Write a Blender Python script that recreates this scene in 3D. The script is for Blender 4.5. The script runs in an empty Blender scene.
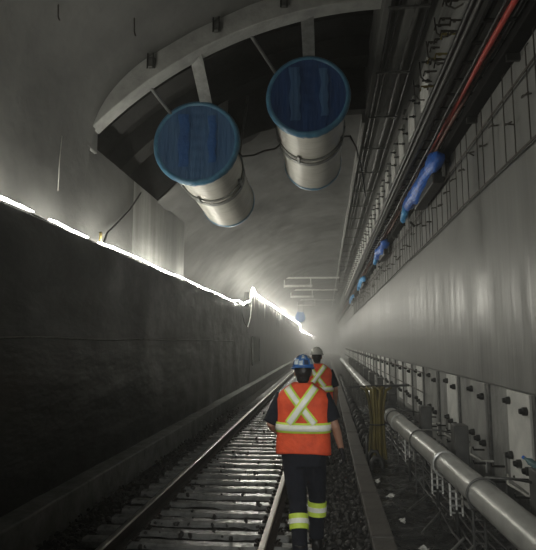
import bpy, bmesh, math, random
from mathutils import Vector, Matrix, Quaternion
random.seed(7)
S = bpy.context.scene
COL = S.collection
PI = math.pi
LEN = 125.0

# ------------------------------------------------------------------ materials
def mat(name, col, rough=.7, metal=0., col2=None, scale=4., streak=None, bump=0., bscale=12., spec=.5,
        wet=0., contrast=(.35, .65), emit=None, detail=6., trans=0., alpha=1., bstretch=(1, 1, 1)):
    m = bpy.data.materials.new(name); m.use_nodes = True
    nt = m.node_tree; n = nt.nodes; l = nt.links
    b = n['Principled BSDF']
    b.inputs['Metallic'].default_value = metal
    b.inputs['Specular IOR Level'].default_value = spec
    b.inputs['Roughness'].default_value = rough
    b.inputs['Transmission Weight'].default_value = trans
    b.inputs['Alpha'].default_value = alpha
    tc = n.new('ShaderNodeTexCoord')
    mp = n.new('ShaderNodeMapping'); l.new(tc.outputs['Object'], mp.inputs['Vector'])
    if streak: mp.inputs['Scale'].default_value = streak
    nz = n.new('ShaderNodeTexNoise'); nz.inputs['Scale'].default_value = scale; nz.inputs['Detail'].default_value = detail
    nz.inputs['Roughness'].default_value = .6
    l.new(mp.outputs[0], nz.inputs['Vector'])
    r = n.new('ShaderNodeValToRGB')
    r.color_ramp.elements[0].position = contrast[0]; r.color_ramp.elements[1].position = contrast[1]
    c2 = col2 or tuple(c * .6 for c in col)
    r.color_ramp.elements[0].color = (*c2, 1); r.color_ramp.elements[1].color = (*col, 1)
    l.new(nz.outputs['Fac'], r.inputs[0]); l.new(r.outputs[0], b.inputs['Base Color'])
    if wet:
        rr = n.new('ShaderNodeMapRange'); rr.inputs[1].default_value = .3; rr.inputs[2].default_value = .7
        rr.inputs[3].default_value = max(rough - wet, .05); rr.inputs[4].default_value = rough + wet * .5
        l.new(nz.outputs['Fac'], rr.inputs[0]); l.new(rr.outputs[0], b.inputs['Roughness'])
    if bump:
        mp2 = n.new('ShaderNodeMapping'); mp2.inputs['Scale'].default_value = bstretch
        l.new(tc.outputs['Object'], mp2.inputs['Vector'])
        nb = n.new('ShaderNodeTexNoise'); nb.inputs['Scale'].default_value = bscale; nb.inputs['Detail'].default_value = 8
        l.new(mp2.outputs[0], nb.inputs['Vector'])
        bp = n.new('ShaderNodeBump'); bp.inputs['Strength'].default_value = bump; bp.inputs['Distance'].default_value = .05
        l.new(nb.outputs['Fac'], bp.inputs['Height']); l.new(bp.outputs[0], b.inputs['Normal'])
    if emit:
        b.inputs['Emission Color'].default_value = (*emit[0], 1); b.inputs['Emission Strength'].default_value = emit[1]
    return m

def g(v, t=(.985, 1, .955)): return tuple(v * c for c in t)
M = {}
M['shot_near'] = mat('shotcrete_near', g(.15), .85, col2=g(.085), scale=.7, bump=.5, bscale=3, contrast=(.3, .7))
M['shot'] = mat('shotcrete', g(.15), .8, col2=g(.075), scale=.8, bump=.6, bscale=4, contrast=(.3, .7))
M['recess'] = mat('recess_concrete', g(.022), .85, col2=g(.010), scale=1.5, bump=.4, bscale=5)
M['rib'] = mat('rib_concrete', g(.40), .7, col2=g(.27), scale=3, bump=.25, bscale=14)
M['panel'] = mat('upper_wall', g(.24), .7, col2=g(.15), scale=1.6, streak=(1, 1, .15), bump=.25, bscale=5)
M['panel_pale'] = mat('upper_wall_pale', g(.32), .6, col2=g(.17), scale=1.6, streak=(1, 1, .10), bump=.25, bscale=5, contrast=(.4, .62))
M['membrane'] = mat('black_membrane', (.014, .016, .015), .38, col2=(.007, .008, .008), scale=2, bump=1., bscale=1.6, bstretch=(1, .5, 1.3), wet=.10)
M['dampwall'] = mat('damp_dark_wall', g(.17), .45, col2=g(.045), scale=1.6, streak=(1, 1, .12), bump=.6, bscale=4, wet=.15)
M['smooth'] = mat('cast_concrete', g(.27), .48, col2=g(.15), scale=3.2, streak=(1, 1, .05), bump=.26, bscale=5, bstretch=(1, 1, .06), wet=.18, spec=.4, contrast=(.3, .7))
M['lower'] = mat('lower_concrete', g(.30), .7, col2=g(.17), scale=3, streak=(1, 1, .4), bump=.3, bscale=9)
M['upright'] = mat('beam_concrete', g(.24), .75, col2=g(.10), scale=2, streak=(1, .15, 1), bump=.3, bscale=6)
M['bed'] = mat('ballast_bed', g(.035, (1, .95, .85)), .75, col2=g(.010), scale=14, bump=1., bscale=26, spec=.15)
M['stone'] = mat('ballast_stone', g(.045, (1, .95, .85)), .65, col2=g(.014), scale=9, wet=.2)
M['sleeper'] = mat('wet_sleeper', g(.26), .24, col2=g(.09), scale=5, bump=.16, bscale=10, wet=.12, spec=.9, contrast=(.3, .55))
M['kerb'] = mat('kerb_concrete', g(.085, (1, .93, .82)), .6, col2=g(.05, (1, .93, .82)), scale=5, bump=.2, bscale=20)
M['ledge'] = mat('ledge_concrete', g(.20), .6, col2=g(.10), scale=4, bump=.3, bscale=10)
M['rail'] = mat('rail_side', (.05, .042, .035), .5, .5, col2=(.025, .02, .018), scale=10)
M['railtop'] = mat('rail_head', (.55, .53, .5), .28, 1., col2=(.4, .38, .36), scale=8, streak=(1, .05, 1))
M['sheet'] = mat('black_sheeting', (.012, .013, .013), .3, col2=(.006, .006, .006), scale=4, bump=1., bscale=5, wet=.1)
M['pipe'] = mat('pipe_grey', g(.46), .30, .2, col2=g(.34), scale=5, bump=.05, bscale=15)
M['clamp'] = mat('clamp_steel', g(.16), .5, .6, col2=g(.09), scale=12)
M['darkmetal'] = mat('dark_metal', g(.05), .5, .5, col2=g(.025), scale=8)
M['box'] = mat('box_grey', g(.11), .5, .2, col2=g(.07), scale=5)
M['plate'] = mat('plate_white', g(.74, (1, 1, .96)), .55, col2=g(.58), scale=4, bump=.05)
M['plate_dull'] = mat('plate_dull', g(.34), .6, col2=g(.22), scale=3, streak=(1, 1, .5))
M['bolt'] = mat('bolt_dark', g(.055), .4, .7)
M['rebar'] = mat('rebar', (.07, .062, .052), .6, .5, col2=(.035, .03, .025), scale=20)
M['cable'] = mat('cable_black', (.014, .014, .014), .42)
M['cable_grey'] = mat('cable_grey', g(.10), .45)
M['troughblack'] = mat('trough_black', (.006, .006, .006), .8, spec=.15)
M['red'] = mat('cable_red', (.55, .06, .04), .45, col2=(.4, .035, .025))
M['pink'] = mat('netted_cable', (.30, .13, .10), .6, col2=(.07, .05, .045), scale=18)
M['tray'] = mat('tray_steel', g(.05), .5, .6, col2=g(.05))
M['bluetarp'] = mat('blue_tarp', (.04, .21, .80), .4, col2=(.02, .11, .5), scale=8, bump=.5, bscale=12)
M['bluelight'] = mat('light_blue_tarp', (.10, .45, .85), .45, col2=(.05, .3, .7), scale=8, bump=.4)
M['casing'] = mat('fan_casing', g(.68, (1, .98, .90)), .4, .1, col2=g(.55, (1, .98, .88)), scale=2.5, streak=(1, 4, 1), bump=.04)
M['cover'] = mat('fan_cover_film', (.065, .15, .29), .3, col2=(.035, .095, .21), scale=1.6, streak=(4, 1, .5), bump=.5, bscale=3, bstretch=(5, 1, .6), spec=.6)
M['coverdark'] = mat('fan_cover_film_dark', (.014, .062, .20), .3, col2=(.008, .036, .12), scale=1.6, streak=(4, 1, .5), bump=.5, bscale=3, bstretch=(5, 1, .6), spec=.6)
M['coverrim'] = mat('fan_cover_rim', (.085, .24, .36), .35, col2=(.05, .16, .28), scale=7, bump=.35)
M['filmfold'] = mat('film_fold', (.035, .12, .34), .3, col2=(.02, .08, .24), scale=3, bump=.3)
M['galv'] = mat('galvanised', g(.30), .45, .5, col2=g(.2), scale=8)
M['yellow'] = mat('hose_yellow', (.19, .16, .04), .5, col2=(.12, .09, .02), scale=5)
M['olive'] = mat('hose_olive', (.11, .09, .02), .5, col2=(.05, .045, .015), scale=5)
M['paper'] = mat('paper_scrap', (.6, .6, .56), .6)
M['glow'] = mat('lamp_glow', (1, 1, 1), .5, emit=((1., .965, .85), 150.))
M['orange'] = mat('vest_orange', (.82, .10, .03), .75, col2=(.62, .065, .02), scale=9, bump=.3, bscale=10)
M['lime'] = mat('tape_lime', (.68, .88, .10), .5, col2=(.52, .68, .08), scale=9)
M['silver'] = mat('tape_silver', (.90, .92, .82), .4, col2=(.78, .8, .7), scale=10)
M['navy'] = mat('navy_cloth', (.006, .008, .016), .9, col2=(.003, .004, .009), scale=9, bump=.3, bscale=9)
M['skin'] = mat('skin', (.33, .18, .12), .55, col2=(.28, .14, .09), scale=8)
M['hair'] = mat('hair', (.010, .008, .007), .6, bump=.4, bscale=60)
M['boot'] = mat('boot_leather', (.012, .011, .010), .5)
M['hatblue'] = mat('helmet_blue', (.05, .18, .48), .3, col2=(.03, .11, .32), scale=9)
M['hatwhite'] = mat('helmet_white', (.50, .50, .46), .35, col2=(.4, .4, .37), scale=6)
M['sticker'] = mat('sticker_pale', (.62, .70, .74), .4, col2=(.22, .3, .36), scale=30)
M['sticker_dark'] = mat('sticker_dark', (.03, .05, .10), .4)
M['glove'] = mat('glove_black', (.010, .010, .012), .6)
M['eye'] = mat('eye_white', (.6, .6, .58), .3)
M['bottle'] = mat('bottle_plastic', (.25, .45, .5), .2, trans=.5)

# ------------------------------------------------------------------ helpers
def props(o, label=None, cat=None, group=None, kind=None):
    if label: o['label'] = label
    if cat: o['category'] = cat
    if group: o['group'] = group
    if kind: o['kind'] = kind
    return o

def frame_of(d):
    d = d.normalized()
    up = Vector((0, 0, 1)) if abs(d.z) < .95 else Vector((0, 1, 0))
    a = d.cross(up).normalized(); b = a.cross(d).normalized()
    return a, b

class MB:
    def __init__(s): s.bm = bmesh.new()
    def box(s, x0, x1, y0, y1, z0, z1, rot=None):
        v = [s.bm.verts.new((x, y, z)) for x in (x0, x1) for y in (y0, y1) for z in (z0, z1)]
        for f in ((0,1,3,2),(4,6,7,5),(0,4,5,1),(2,3,7,6),(0,2,6,4),(1,5,7,3)):
            s.bm.faces.new([v[i] for i in f])
        if rot:
            c, R = rot
            bmesh.ops.rotate(s.bm, verts=v, cent=c, matrix=R)
        return s
    def bar(s, p, q, w, h, up=(0, 0, 1)):
        p, q = Vector(p), Vector(q); d = (q - p).normalized(); u = Vector(up)
        a = d.cross(u).normalized(); b = a.cross(d).normalized()
        vs = []
        for c in (p, q):
            for sa, sb in ((-1,-1),(1,-1),(1,1),(-1,1)): vs.append(s.bm.verts.new(c + a*w/2*sa + b*h/2*sb))
        for i in range(4): s.bm.faces.new((vs[i], vs[(i+1)%4], vs[4+(i+1)%4], vs[4+i]))
        s.bm.faces.new(vs[3::-1]); s.bm.faces.new(vs[4:])
        return s
    def tube(s, pts, r, n=8, cap=True):
        pts = [Vector(p) for p in pts]; rs = r if isinstance(r, (list, tuple)) else [r]*len(pts)
        rings = []; pa = None
        for i, p in enumerate(pts):
            d = (pts[min(i+1, len(pts)-1)] - pts[max(i-1, 0)])
            if d.length < 1e-7: d = Vector((0, 0, 1))
            d.normalize()
            if pa is None: a, b = frame_of(d)
            else:
                a = (pa - d*pa.dot(d)); a = a.normalized() if a.length > 1e-6 else frame_of(d)[0]
                b = a.cross(d).normalized()
            pa = a
            rings.append([s.bm.verts.new(p + (a*math.cos(t) + b*math.sin(t))*rs[i]) for t in [2*PI*k/n for k in range(n)]])
        for A, B in zip(rings, rings[1:]):
            for k in range(n): s.bm.faces.new((A[k], A[(k+1)%n], B[(k+1)%n], B[k]))
        if cap:
            s.bm.faces.new(rings[0][::-1]); s.bm.faces.new(rings[-1])
        return s
    def loft(s, rings, cap=True, closed=True):
        R = [[s.bm.verts.new(p) for p in ring] for ring in rings]; n = len(R[0])
        for A, B in zip(R, R[1:]):
            for k in range(n if closed else n-1): s.bm.faces.new((A[k], A[(k+1)%n], B[(k+1)%n], B[k]))
        if cap and closed:
            s.bm.faces.new(R[0][::-1]); s.bm.faces.new(R[-1])
        return s
    def lathe(s, prof, c=(0, 0, 0), axis=(0, 1, 0), n=48, cap=False):
        c = Vector(c); ax = Vector(axis).normalized(); a, b = frame_of(ax)
        return s.loft([[c + ax*h + (a*math.cos(2*PI*k/n) + b*math.sin(2*PI*k/n))*max(r, .0005) for k in range(n)] for r, h in prof], cap=cap)
    def sphere(s, c, r, seg=12, sc=(1, 1, 1), R=None):
        mtx = Matrix.Translation(Vector(c)) @ (R.to_4x4() if R else Matrix()) @ Matrix.Diagonal((r*sc[0], r*sc[1], r*sc[2], 1))
        bmesh.ops.create_uvsphere(s.bm, u_segments=seg, v_segments=max(6, seg//2), radius=1, matrix=mtx)
        return s
    def prism(s, poly, y0, y1):
        """poly in XZ, extruded along Y"""
        return s.loft([[Vector((x, y0, z)) for x, z in poly], [Vector((x, y1, z)) for x, z in poly]])
    def build(s, name, m, parent=None, smooth=False, bevel=0., recalc=True, **pr):
        if recalc: bmesh.ops.recalc_face_normals(s.bm, faces=s.bm.faces)
        me = bpy.data.meshes.new(name); s.bm.to_mesh(me); s.bm.free()
        if smooth:
            for p in me.polygons: p.use_smooth = True
            if smooth != True: me.set_sharp_from_angle(angle=smooth)
        me.materials.append(m)
        o = bpy.data.objects.new(name, me); COL.objects.link(o)
        if parent: o.parent = parent
        if bevel:
            bv = o.modifiers.new('bevel', 'BEVEL'); bv.width = bevel; bv.segments = 2; bv.limit_method = 'ANGLE'
        return props(o, **pr)

def empty(name, loc=(0, 0, 0), **pr):
    o = bpy.data.objects.new(name, None); COL.objects.link(o); o.location = loc; o.empty_display_size = .1
    return props(o, **pr)

def kids(o): return [c for c in COL.objects if c.parent == o]
def dup(o, loc=None, rot=None, parent=None, **pr):
    c = o.copy(); COL.objects.link(c)
    if parent: c.parent = parent
    if loc is not None: c.location = loc
    if rot is not None: c.rotation_euler = rot
    for k in kids(o): dup(k, parent=c)
    return props(c, **pr)

def noise(x, y, z=0.):
    from mathutils import noise as N
    return N.noise(Vector((x, y, z)))

A38 = math.radians(38)
# ------------------------------------------------------------------ setting
def vault(name, m, cx, cz, r, y0, y1, a0, a1, na, ny, amp=0., kind='structure'):
    b = MB(); rings = []
    for j in range(ny+1):
        y = y0 + (y1-y0)*j/ny; ring = []
        for i in range(na+1):
            a = a0 + (a1-a0)*i/na
            rr = r + amp*(noise(a*r*.55, y*.55, 1.) + .5*noise(a*r*1.6, y*1.6, 5.))
            ring.append(Vector((cx + rr*math.cos(a), y, cz + rr*math.sin(a))))
        rings.append(ring)
    b.loft(rings, cap=False, closed=False)
    return b.build(name, m, smooth=True, recalc=False, kind=kind)

# near vault, recess behind the rib, far vault
CXV, CZV = .9, .75
def near_profile():
    P_ = []
    for i in range(49):
        a = math.radians(75 + (123-75)*i/48); P_.append((CXV + 6.62*math.cos(a), CZV + 6.62*math.sin(a)))
    x0, z0 = P_[-1]; tx, tz = -math.sin(math.radians(123)), math.cos(math.radians(123))
    for i in range(1, 25):
        t = i/24; p0, p1, p2, p3 = (x0, z0), (x0 + tx*.75, z0 + tz*.75), (-3.62, 5.15), (-3.60, 4.3)
        P_.append(tuple((1-t)**3*p0[k] + 3*(1-t)**2*t*p1[k] + 3*(1-t)*t*t*p2[k] + t**3*p3[k] for k in (0, 1)))
    for i in range(1, 8): P_.append((-3.60, 4.3 - i*.14))
    return P_
PR = near_profile(); rings_ = []
for j in range(71):
    y_ = -4 + 11.6*j/70
    rings_.append([Vector((x + .05*noise(x*.5+z*.4, y_*.55, 1.), y_, z + .07*noise(x*.55, y_*.55, 3.) + .03*noise(x*1.6, y_*1.6, 5.))) for x, z in PR])
_b = MB(); _b.loft(rings_, cap=False, closed=False); _b.build('ceiling', M['shot_near'], smooth=True, recalc=False, kind='structure')
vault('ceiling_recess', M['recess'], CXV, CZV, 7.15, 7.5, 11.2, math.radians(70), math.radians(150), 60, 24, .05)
vault('ceiling_far', M['shot'], .9, .50, 6.40, 11.0, LEN, math.radians(88.8), math.radians(156), 64, 420, .09)
# annular end face of the far vault
def annulus(name, m, c1, r1, c2, r2, y0, y1, a0, a1, n=60):
    b = MB(); rings = []
    for i in range(n+1):
        a = math.radians(a0 + (a1-a0)*i/n)
        pi_ = (c1[0] + r1*math.cos(a), c1[1] + r1*math.sin(a)); po = (c2[0] + r2*math.cos(a), c2[1] + r2*math.sin(a))
        rings.append([Vector((pi_[0], y0, pi_[1])), Vector((po[0], y0, po[1])), Vector((po[0], y1, po[1])), Vector((pi_[0], y1, pi_[1]))])
    b.loft(rings)
    return b
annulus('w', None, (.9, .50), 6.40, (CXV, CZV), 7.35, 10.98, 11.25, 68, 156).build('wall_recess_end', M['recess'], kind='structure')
# stepped ribs inside the recess
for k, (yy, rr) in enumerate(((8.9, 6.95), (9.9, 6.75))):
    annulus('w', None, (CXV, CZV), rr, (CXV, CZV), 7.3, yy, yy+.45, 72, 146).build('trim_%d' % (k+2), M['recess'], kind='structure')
# arch rib
annulus('rib', None, (CXV, CZV), 6.30, (CXV, CZV), 6.68, 7.50, 7.78, 76, 134.5).build('trim_1', M['rib'], kind='structure', bevel=.015)
MB().box(-4.1, -3.56, 7.48, 7.85, 4.95, 5.42).build('trim_4', M['panel'], kind='structure', bevel=.02)

# left walls
def wallface(name, m, x, y0, y1, z0, z1, depth, amp, sx=.35, bev=0):
    ny = max(2, int((y1-y0)/sx)); nz = max(2, int((z1-z0)/sx)); b = MB()
    V = [[b.bm.verts.new((x + amp*(noise(y0+(y1-y0)*i/ny, (z0+(z1-z0)*j/nz)*.9, x) + .5*noise((y0+(y1-y0)*i/ny)*2.7, (z0+(z1-z0)*j/nz)*2.2, x)), y0+(y1-y0)*i/ny, z0+(z1-z0)*j/nz)) for j in range(nz+1)] for i in range(ny+1)]
    for i in range(ny):
        for j in range(nz): b.bm.faces.new((V[i][j], V[i+1][j], V[i+1][j+1], V[i][j+1]))
    # slab behind
    T = [b.bm.verts.new((x + depth, V[i][nz].co.y, z1)) for i in range(ny+1)]
    for i in range(ny): b.bm.faces.new((V[i][nz], V[i+1][nz], T[i+1], T[i]))
    for i in (0, ny):
        q = b.bm.verts.new((x+depth, V[i][0].co.y, z0))
        b.bm.faces.new([V[i][j] for j in range(nz+1)] + [T[i], q])
    return b.build(name, m, kind='structure', smooth=math.radians(50))
wallface('wall_left', M['membrane'], -3.2, -4, 22.4, -.15, 3.38, -1.5, .035, .28)
wallface('wall_left_far', M['dampwall'], -3.2, 22.4, 67, -.15, 4.10, -.22, .05, .5)
wallface('wall_left_end', M['dampwall'], -3.2, 67.0, LEN, -.15, 3.35, -1.4, .05, .9)
MB().prism([(-4.9, 3.3), (-3.6, 3.3), (-3.6, 5.05), (-4.9, 5.2)], 7.55, 9.6).build('wall_left_upper', M['shot_near'], kind='structure')
MB().prism([(-4.9, 3.3), (-3.602, 3.3), (-3.602, 5.05), (-4.9, 5.2)], 9.6, 13.3).build('wall_left_upper_pale', M['panel_pale'], kind='structure')
# membrane seam strip
b = MB(); pts = [(-3.175 + .03*noise(y, 2.05*.9, -3.2), y, 2.04 + .03*noise(y*.6, 0)) for y in [-4 + .4*i for i in range(57)]]
b.tube(pts, .012, 6); b.build('trim_5', M['dampwall'], kind='structure', smooth=True)

# right walls
MB().box(2.1, 3.2, -4, LEN, 1.465, 5.75).build('wall_right', M['smooth'], kind='structure', bevel=.01)
MB().box(2.16, 3.2, -4, LEN, -.15, 1.465).build('wall_right_lower', M['lower'], kind='structure')
MB().box(1.75, 3.2, -4, LEN, 5.75, 6.85).build('wall_right_upper', M['upright'], kind='structure')
MB().box(.90, 3.2, -4, LEN, 6.85, 7.75).build('trim_6', M['upright'], kind='structure', bevel=.02)
MB().box(.84, .90, 11.3, LEN, 6.72, 7.1).build('trim_7', M['rib'], kind='structure')
# end wall far away and behind
MB().box(-5, 3.2, LEN, LEN+.3, -.2, 8).build('wall_end', M['shot'], kind='structure')
MB().box(-5, 3.2, -4.3, -4, -.2, 8.2).build('wall_back', M['shot'], kind='structure')

# floor
def ground(name, m, x0, x1, y0, y1, z, amp, st, kind='structure'):
    nx = max(1, int((x1-x0)/st)); ny = int((y1-y0)/st); b = MB()
    V = [[b.bm.verts.new((x0+(x1-x0)*i/nx, y0+(y1-y0)*j/ny, z + amp*noise((x0+(x1-x0)*i/nx)*4, (y0+(y1-y0)*j/ny)*4, z))) for j in range(ny+1)] for i in range(nx+1)]
    for i in range(nx):
        for j in range(ny): b.bm.faces.new((V[i][j], V[i+1][j], V[i+1][j+1], V[i][j+1]))
    return b.build(name, m, kind=kind, smooth=True, recalc=False)
MB().box(-3.3, 2.3, -4, LEN, -.3, -.12).build('floor', M['bed'], kind='structure')
ground('floor_ballast', M['bed'], -2.9, .43, -3, 45, -.045, .035, .12)
# left ledge
MB().box(-3.3, -2.93, -4, LEN, -.15, .30).build('trim_8', M['ledge'], kind='structure', bevel=.02)
# walkway kerb made of long slabs
y = 1.0; k = 0
kerb = MB().box(-.115, .115, 0, 1.58, -.12, .05).build('kerb_slab', M['kerb'], bevel=.012,
      label='long brown concrete kerb slab in the strip beside the dark walkway', cat='kerb', group='kerb slabs beside the walkway')
kerb.location = (.54, 1.0, 0)
for i in range(1, 40): dup(kerb, (.54 + random.uniform(-.006, .006), 1.0 + 1.6*i, random.uniform(-.006, .004)))

# ------------------------------------------------------------------ track
def rail(x, label):
    r = empty('rail', (x, 0, 0), label=label, cat='rail')
    prof = [(-.07,.0),(.07,.0),(.07,.012),(.01,.03),(.01,.105),(.034,.118),(.034,.146),(-.034,.146),(-.034,.118),(-.01,.105),(-.01,.03),(-.07,.012)]
    MB().prism(prof, -3, LEN-1).build('rail_web', M['rail'], r)
    MB().prism([(-.034,.146),(.034,.146),(.031,.154),(.02,.157),(-.02,.157),(-.031,.154)], -3, LEN-1).build('rail_head', M['railtop'], r)
    return r
rail(-2.03, 'long steel running rail left of the workers, nearer the black wall').location.z = .02
rail(-.595, 'long steel running rail passing just left of the front worker').location.z = .02
b = MB()
n = 12; top = []
rings = []
for i in range(n+1):
    t = -1 + 2*i/n; x = t*1.16
    z = .0 + .016*(abs(t)**3)*0 + .012*math.cos(t*PI)*-1*.5
    w = .082 - .006*abs(t)
    if abs(t) < .62: z += -.006
    rings.append([Vector((x, -w, -.14)), Vector((x, w, -.14)), Vector((x, w, z-.02)), Vector((x, w-.022, z)), Vector((x, -w+.022, z)), Vector((x, -w, z-.02))])
b.loft(rings)
SL = 'wet grey sleeper lying across the track bed under both rails, ahead of the front worker'
SN = 'wet grey sleeper under both rails in the near track, left of the front worker'
slp = b.build('sleeper', M['sleeper'], smooth=math.radians(35), label=SN, cat='sleeper', group='sleepers of the near track')
slp.location = (-1.31, 4.12, .015)
for i in range(-3, 170):
    if i == 0: continue
    yy = 4.12 + .352*i
    near = yy < 7.8
    o = dup(slp, (-1.31 + random.uniform(-.02, .02), yy + random.uniform(-.012, .012), .015 + random.uniform(-.006, .006)),
            (0, random.uniform(-.006, .006), random.uniform(-.012, .012)))
    o['label'] = SN if near else SL; o['group'] = 'sleepers of the near track' if near else 'sleepers further along the track'
# fastenings along each rail: small clips as parts of the rails
clip = None
for R_ in [o for o in COL.objects if o.name.startswith('rail') and o.type == 'EMPTY']:
    for i in range(0, 45):
        yy = 4.12 + .352*i
        for s in (-1, 1):
            if clip is None:
                clip = MB().tube([(0, -.05, -.002), (.02, -.02, .035), (.03, .03, .03), (.0, .055, .0)], .011, 5).box(-.03, .05, -.04, .04, -.02, .006).build('rail_clip', M['rail'], R_, smooth=A38)
                c = clip
            else:
                c = dup(clip); c.parent = R_
            c.location = (s*.085, yy, .012); c.rotation_euler = (0, 0, 0 if s > 0 else PI)
# loose stones
def stones(name, n, regs, label):
    b = MB()
    for k in range(n):
        x0, x1, y0, y1, z = random.choices(regs, weights=[(r[1]-r[0])*(r[3]-r[2])/((r[2]+r[3])**1.2) for r in regs])[0]
        x = random.uniform(x0, x1); y = y0 + (y1-y0)*random.random()**1.6; s = random.uniform(.014, .036)
        mtx = Matrix.Translation((x, y, z + s*.2)) @ Matrix.Rotation(random.uniform(0, 6), 4, Vector((random.random(), random.random(), random.random()+.1))) @ Matrix.Diagonal((s*random.uniform(.7, 1.3), s*random.uniform(.7, 1.2), s*random.uniform(.5, .9), 1))
        r = bmesh.ops.create_icosphere(b.bm, subdivisions=1, radius=1, matrix=mtx)
        for v in r['verts']: v.co += Vector((random.uniform(-1, 1), random.uniform(-1, 1), random.uniform(-1, 1)))*s*.16
    return b.build(name, M['stone'], label=label, cat='gravel', kind='stuff')
gaps = [(-2.85, -.1, 3.0 + .352*i, 3.0 + .352*i + .15, -.03) for i in range(0, 40)]
stones('ballast_gravel', 3800, gaps + [(-.12, .42, 2.8, 16, -.02)]*3 + [(-2.9, -2.4, 3, 16, -.02)]*2, 'dark loose ballast gravel between the sleepers and along the walkway')
stones('sleeper_gravel', 120, [(-1.9, -.75, 3.4, 17, .03)], 'scattered gravel bits lying on top of the wet sleepers')

# ------------------------------------------------------------------ jet fans
def fan(cn, cf, Rc, Rb, label, rib_pts, far_caps=True, coverm='cover', cable=None):
    cn, cf = Vector(cn), Vector(cf); ax = (cf-cn).normalized(); L = (cf-cn).length
    root = empty('jet_fan', cn, label=label, cat='fan', group='ceiling jet fans')
    q = ax.to_track_quat('Y', 'Z'); root.rotation_euler = q.to_euler(); qi = q.inverted()
    loc = lambda p: qi @ (Vector(p) - cn)
    MB().lathe([(Rc*.98, .10), (Rc, .18), (Rc, L*.46), (Rc, L*.46)], n=64).build('front_casing', M['casing'], root, smooth=A38)
    MB().lathe([(Rc*.985, L*.48), (Rc*.985, L-.12), (Rc*1.0, L-.1), (Rc*1.0, L)], n=64).build('rear_casing', M['casing'], root, smooth=A38)
    MB().lathe([(Rc*.99, L*.455), (Rc*1.035, L*.455), (Rc*1.035, L*.495), (Rc*.99, L*.495)], n=64).build('joint_flange', M['galv'], root, smooth=A38)
    MB().lathe([(Rc*.93, .0), (Rb*.985, .015), (Rb, .07), (Rc*1.03, .16), (Rc*.98, .2)], n=64).build('bell_mouth', M['casing'], root, smooth=A38)
    # taut plastic film on the front: rim wrapped around the bell mouth with ragged edge
    n = 96; rings = []
    for r_, h, am in ((Rb*.89, -.02, 0), (Rb*.93, -.045, .004), (Rb*.99, -.03, .004), (Rb*1.015, .03, .008), (Rb*.99, .10, .012), (Rc*1.05, .17, .02)):
        ring = []
        for k in range(n):
            t = 2*PI*k/n; w = am*(noise(math.cos(t)*7, math.sin(t)*7, h*9+cn.x)*2)
            ring.append(Vector((math.cos(t)*(r_+w*.5), h + (w*2.5 if h > .15 else w), math.sin(t)*(r_+w*.5))))
        rings.append(ring)
    cov = MB().loft(rings, cap=False).build('film_rim', M['coverrim'], root, smooth=True)
    rings = []
    for i in range(17):
        rr = Rb*.91*(1-i/16)+.001
        ring = []
        for k in range(n):
            t = 2*PI*k/n; x, z = rr*math.cos(t), rr*math.sin(t)
            d = .022*math.exp(-((x+.16)/.03)**2)*(1-abs(z)/Rb) + .02*math.exp(-((x-.17+z*.15)/.04)**2)*(1-abs(z)/Rb)
            d += .006*math.sin(z*34)*math.exp(-(x/.12)**2)
            ring.append(Vector((x, -.025 + .05*(1-(rr/(Rb*.91))**2) - d, z)))
        rings.append(ring)
    MB().loft(rings, cap=False).build('film_front', M[coverm], root, smooth=True)
    # pale folded bands of film over the front
    b = MB()
    for x0, x1, z0, z1 in ((-.30, -.13, -.42, .50), (.20, .33, -.36, .46)):
        rings = []
        for i in range(12):
            z = z0 + (z1-z0)*i/11
            def yy(x):
                r2 = min(1, (x*x+z*z)/(Rb*.91)**2); return -.042 + .05*(1-r2)
            rings.append([Vector((x0 + .02*math.sin(i), yy(x0), z)), Vector(((x0+x1)/2, yy((x0+x1)/2)-.012, z)), Vector((x1 + .015*math.sin(i*1.7), yy(x1), z))])
        b.loft(rings, cap=False, closed=False)
    b.build('film_fold', M['filmfold'] if coverm == 'cover' else M['cover'], root, smooth=True)
    # guard grille rings behind the film
    b = MB()
    for r_ in (.15, .3, .45): b.tube([(r_*math.cos(2*PI*k/32), .09, r_*math.sin(2*PI*k/32)) for k in range(33)], .006, 5)
    for k in range(4): b.tube([(-.57*math.cos(k*PI/4), .09, -.57*math.sin(k*PI/4)), (.57*math.cos(k*PI/4), .09, .57*math.sin(k*PI/4))], .006, 5)
    b.build('guard_grille', M['darkmetal'], root)
    # rear film
    rings = []
    for r_, h in ((Rc*1.012, L-.10), (Rc*1.03, L-.05), (Rc*1.03, L+.01), (Rc*.9, L+.03), (.001, L+.035)):
        rings.append([Vector((math.cos(2*PI*k/n)*(r_ + .012*noise(k*.35, h, cn.x)), h + (.05*noise(k*.4, 3, cn.x) if h < L-.08 else 0), math.sin(2*PI*k/n)*(r_ + .012*noise(k*.35, h, cn.x)))) for k in range(n)])
    MB().loft(rings, cap=False).build('film_rear', M['coverrim'], root, smooth=True)
    # clamp strap with lug brackets under the body
    ys = L*.40
    b = MB()
    b.tube([(math.cos(t)*Rc*1.03, ys, math.sin(t)*Rc*1.03) for t in [2*PI*k/40 for k in range(41)]], .022, 6)
    b.build('clamp_strap', M['galv'], root, smooth=True)
    for t in (205, 250, 335):
        a = math.radians(t); c = Vector((math.cos(a)*Rc*1.05, ys, math.sin(a)*Rc*1.05))
        MB().bar(c - Vector((0, .16, 0)), c + Vector((0, .16, 0)), .05, .05, up=(math.cos(a), 0, math.sin(a))).build('lug_bracket', M['galv'], root, bevel=.006)
    # hangers up to the rib
    for kind, p, q2 in rib_pts:
        if kind == 'plate': MB().bar(loc(p), loc(q2), .20, .02, up=(0, 1, 0)).build('hanger_plate', M['galv'], root)
        else: MB().tube([loc(p), loc(q2)], .028, 8).build('hanger_rod', M['galv'], root, smooth=A38)
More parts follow.
